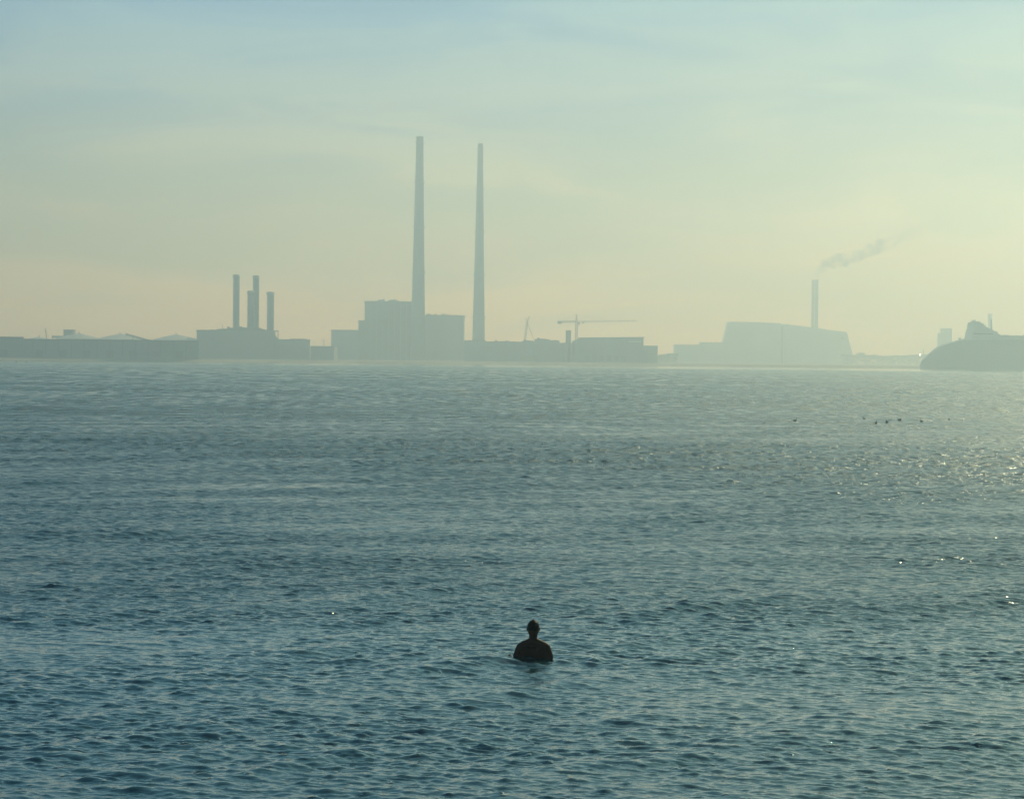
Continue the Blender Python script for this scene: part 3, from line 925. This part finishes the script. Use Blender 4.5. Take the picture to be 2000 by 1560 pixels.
# arms reach down and a little out, hands near or under the surface
cap_((-.186, .01, .150), (-.236, .01, .04), .064, .054)
cap_((-.236, .01, .04), (-.232, .0, -.12), .054, .046)
cap_((-.232, -.02, -.08), (-.335, -.03, .045), .044, .027)
cap_((.188, .01, .158), (.238, .01, .04), .064, .054)
cap_((.238, .01, .04), (.235, .0, -.12), .054, .046)
cap_((.235, .0, -.12), (.33, .18, -.10), .045, .028)
for sgn_, hz, base in ((-1, .012, Vector((-.350, -.035, .050))), (1, -.10, Vector((.335, .19, -.10)))):
    ell(base + Vector((sgn_ * .035, .02, 0)), (.045, .038, .015))
    for k in range(4):
        fb = base + Vector((sgn_ * .068, -.012 + k * .022, 0))
        ln = (.055, .070, .074, .062)[k]
        md = fb + Vector((sgn_ * ln * .55, .006 * (k - 1), .006))
        cap_(fb, md, .0092, .0085, 4)
        cap_(md, fb + Vector((sgn_ * ln, .010 * (k - 1), -.010)), .0085, .0068, 4)
    cap_(base + Vector((sgn_ * .01, .045, 0)), base + Vector((sgn_ * .055, .085, .0)), .012, .008, 5)
# legs
for s_ in (-1, 1):
    cap_((s_ * .09, .01, -.48), (s_ * .11, .06, -.86), .085, .058)
    cap_((s_ * .11, .06, -.86), (s_ * .11, -.02, -1.24), .055, .036)
    ell((s_ * .11, .04, -1.28), (.042, .11, .034))
# head
ell((0, .03, .435), (.080, .100, .108))
ell((0, .055, .375), (.060, .066, .064)); ell((0, .03, .385), (.077, .075, .062))
ell((0, .125, .395), (.012, .020, .018))
ell((0, .108, .352), (.028, .014, .010))
ell((0, .10, .33), (.026, .024, .020))
for s_ in (-1, 1):
    ell((s_ * .083, .03, .425), (.015, .020, .033))
    ell((s_ * .030, .112, .432), (.013, .010, .009))
me = bpy.data.meshes.new('person')
bm.to_mesh(me); bm.free()
tmp = bpy.data.objects.new('person', me); C.objects.link(tmp)
rm = tmp.modifiers.new('r', 'REMESH'); rm.mode = 'VOXEL'; rm.voxel_size = .0065
smf = tmp.modifiers.new('s', 'SMOOTH'); smf.factor = .5; smf.iterations = 5
dg = bpy.context.evaluated_depsgraph_get()
me2 = bpy.data.meshes.new_from_object(tmp.evaluated_get(dg))
C.objects.unlink(tmp); bpy.data.objects.remove(tmp)
me2.name = 'person'
me2.materials.clear(); me2.materials.append(M['skin'])
me2.polygons.foreach_set('use_smooth', [True] * len(me2.polygons))
person = bpy.data.objects.new('person', me2); C.objects.link(person)
person.location = PERSON
tag(person, 'bare shouldered person seen from behind, standing chest deep in the sea', 'person')
# hair: a cap of short tufts following the skull
bm = bmesh.new()
ball(bm, Vector((0, .022, .452)), (.083, .098, .100), 4)
for v in list(bm.verts):
    n = (v.co - Vector((0, .022, .452)))
    if v.co.z < .405 + .25 * max(0, v.co.y - .03) or v.co.y > .095 and v.co.z < .50:
        v.co = Vector((0, .022, .452)) + n * .90
    else:
        v.co += n.normalized() * random.uniform(-.001, .0035)
    if n.z > .06:
        v.co.z += .006 * max(0, 1 - abs(n.x) / .05)
hr = obj('hair', bm, M['hair'], None, True)
hr.parent = person
# short wet strands so that the outline is not a smooth ball
bm = bmesh.new()
rh = random.Random(2)
for _ in range(900):
    th = rh.uniform(0, 2 * math.pi); ph = rh.uniform(.0, 1.75)
    d = Vector((math.sin(ph) * math.cos(th), math.sin(ph) * math.sin(th), math.cos(ph)))
    p0 = Vector((0, .022, .452)) + Vector((d.x * .082, d.y * .096, d.z * .098))
    if p0.y > .09 and p0.z < .5: continue
    if d.z > .6: p0.z += .004 * max(0, 1 - abs(p0.x) / .05)
    tip = p0 + d * rh.uniform(.004, .011) + Vector((rh.uniform(-.006, .006), -.004, rh.uniform(-.010, .004)))
    tube(bm, p0, tip, .0022, .0006, 3)
st_ = obj('hair_strands', bm, M['hair'], None)
st_.parent = person


# ------------------------------------------------------------------ birds
def floating_bird(loc, rz, s, label):
    t = thing('seabird', label, 'bird', loc, 'small dark birds resting on the sea')
    t.rotation_euler.z = rz
    b = bmesh.new(); ball(b, (0, 0, .03), (.15, .075, .07), 3)
    for v in b.verts:
        if v.co.x < -.08: v.co.z += (-.08 - v.co.x) * .6; v.co.y *= .6
    ball(b, (.10, 0, .10), (.035, .03, .07), 2)
    ball(b, (.125, 0, .175), (.045, .036, .036), 2)
    body = obj('body', b, M['duck'], None, True); body.parent = t
    b = bmesh.new(); tube(b, (.16, 0, .175), (.215, 0, .165), .012, .004, 6); bl = obj('bill', b, M['bill'], None); bl.parent = t
    for sg in (-1, 1):
        b = bmesh.new(); ball(b, (-.02, sg * .065, .055), (.12, .022, .045), 2); w = obj('wing', b, M['duck'], None, True); w.parent = t
    t.scale = (s, s, s)
    return t


def dist(x, y):
    dx, dy = x - 1000, y - 780
    v = -dx * math.sin(ROLL) + dy * math.cos(ROLL)
    return H / math.tan(math.atan(v / F) + PITCH)


for (x, y, s, rz, lab) in [
        (1552, 823, .95, .1, 'dark seabird alone on the water, well left of the others'),
        (1688, 819, .75, 2.6, 'small dark seabird highest of the close group on the water'),
        (1711, 828, 1.0, 1.2, 'dark seabird lowest and nearest of the close group on the water'),
        (1732, 826, 1.0, 1.9, 'dark seabird in the middle of the group, right of the nearest one'),
        (1757, 821.5, .9, .3, 'dark seabird farthest right of the tight group of four'),
        (1800, 824, .85, 3.0, 'seabird alone between the tight group of four and the faint upright one'),
        (1854, 821, .7, 1.5, 'small upright seabird farthest right on the water')]:
    d = dist(x, y)
    q = P(x, y, d)
    floating_bird((q.x, q.y, 0.04), rz, s, lab)


def gull(loc, rz, bank, span, label):
    t = thing('gull', label, 'bird', loc, 'gulls in flight')
    t.rotation_euler = (bank, 0, rz)
    k = span
    b = bmesh.new(); ball(b, (0, 0, 0), (.19 * k, .055 * k, .05 * k), 3); ball(b, (.17 * k, 0, .015 * k), (.055 * k, .035 * k, .035 * k), 2)
    o = obj('body', b, M['gullwhite'], None, True); o.parent = t
    b = bmesh.new(); tube(b, (.215 * k, 0, .012 * k), (.255 * k, 0, .004 * k), .010 * k, .003 * k, 6); o = obj('bill', b, M['bill'], None); o.parent = t
    b = bmesh.new(); vs = [b.verts.new(p) for p in ((-.15 * k, -.02 * k, 0), (-.15 * k, .02 * k, 0), (-.27 * k, .05 * k, 0), (-.27 * k, -.05 * k, 0), (-.15 * k, -.02 * k, .015 * k), (-.15 * k, .02 * k, .015 * k), (-.27 * k, .05 * k, .006 * k), (-.27 * k, -.05 * k, .006 * k))]
    for f in ((0, 3, 2, 1), (4, 5, 6, 7), (0, 1, 5, 4), (1, 2, 6, 5), (2, 3, 7, 6), (3, 0, 4, 7)): b.faces.new([vs[i] for i in f])
    o = obj('tail', b, M['gullwhite'], None); o.parent = t
    for sg in (-1, 1):
        b = bmesh.new(); sec = []
        for (yy, le, te, z, th) in ((.03, .09, -.10, .01, .02), (.20, .12, -.07, .07, .015), (.36, .07, -.07, .07, .010), (.52, -.04, -.09, .035, .004)):
            sec.append([b.verts.new(p) for p in ((le * k, sg * yy * k, z * k), (te * k, sg * yy * k, (z - .005) * k), ((le + te) / 2 * k, sg * yy * k, (z + th) * k), ((le + te) / 2 * k, sg * yy * k, (z - th) * k))])
        for s0, s1 in zip(sec, sec[1:]):
            for (i, j) in ((0, 2), (2, 1), (1, 3), (3, 0)):
                b.faces.new((s0[i], s0[j], s1[j], s1[i]))
        b.faces.new((sec[0][0], sec[0][2], sec[0][1], sec[0][3])); b.faces.new((sec[-1][0], sec[-1][3], sec[-1][1], sec[-1][2]))
        o = obj('wing', b, M['gull'], None); o.parent = t
    return t


gull(P(1645.5, 661, 520), math.pi / 2 + .5, .12, .9, 'gull flying in front of the right end of the incinerator')
gull(P(775.5, 739.3, 400), math.pi / 2 - .4, -.1, .75, 'gull skimming low over the water below the large power station')

for (x, y, lab) in ((32, 708.8, 'small dark mooring buoy nearest the left edge by the far shore'), (51.5, 708.2, 'small dark mooring buoy just right of a similar one by the far shore')):
    d = min(dist(x, y), 1100)
    q = P(x, y, d)
    t = thing('buoy', lab, 'buoy', (q.x, d, 0), 'mooring buoys')
    b = bmesh.new(); lathe(b, q.x, d, [(.3, -.4), (.55, -.1), (.55, .25), (.3, .55), (.12, .7)], 20); obj('float', b, M['buoy'], t, True)
    b = bmesh.new(); lathe(b, q.x, d, [(.06, .702), (.06, 1.05)], 8); ball(b, (q.x, d, 1.12), .12, 2); obj('topmark', b, M['steel'], t)

# ------------------------------------------------------------------ haze
bm = bmesh.new()
box(bm, -1900, 1900, -300, 3500, -2.6, 220)
haze = obj('haze', bm, M['steel'])
hm = bpy.data.materials.new('haze_air'); hm.use_nodes = True
th = hm.node_tree; th.nodes.clear()
ho = N(th, 'ShaderNodeOutputMaterial'); hv = N(th, 'ShaderNodeVolumePrincipled')
hv.inputs['Color'].default_value = (0.58, 0.76, 0.90, 1)
hv.inputs['Absorption Color'].default_value = (1, 1, 1, 1)
hv.inputs['Density'].default_value = 0.00080
hv.inputs['Anisotropy'].default_value = 0.62
th.links.new(hv.outputs[0], ho.inputs['Volume'])
haze.data.materials[0] = hm
tag(haze, None, None, kind='stuff')
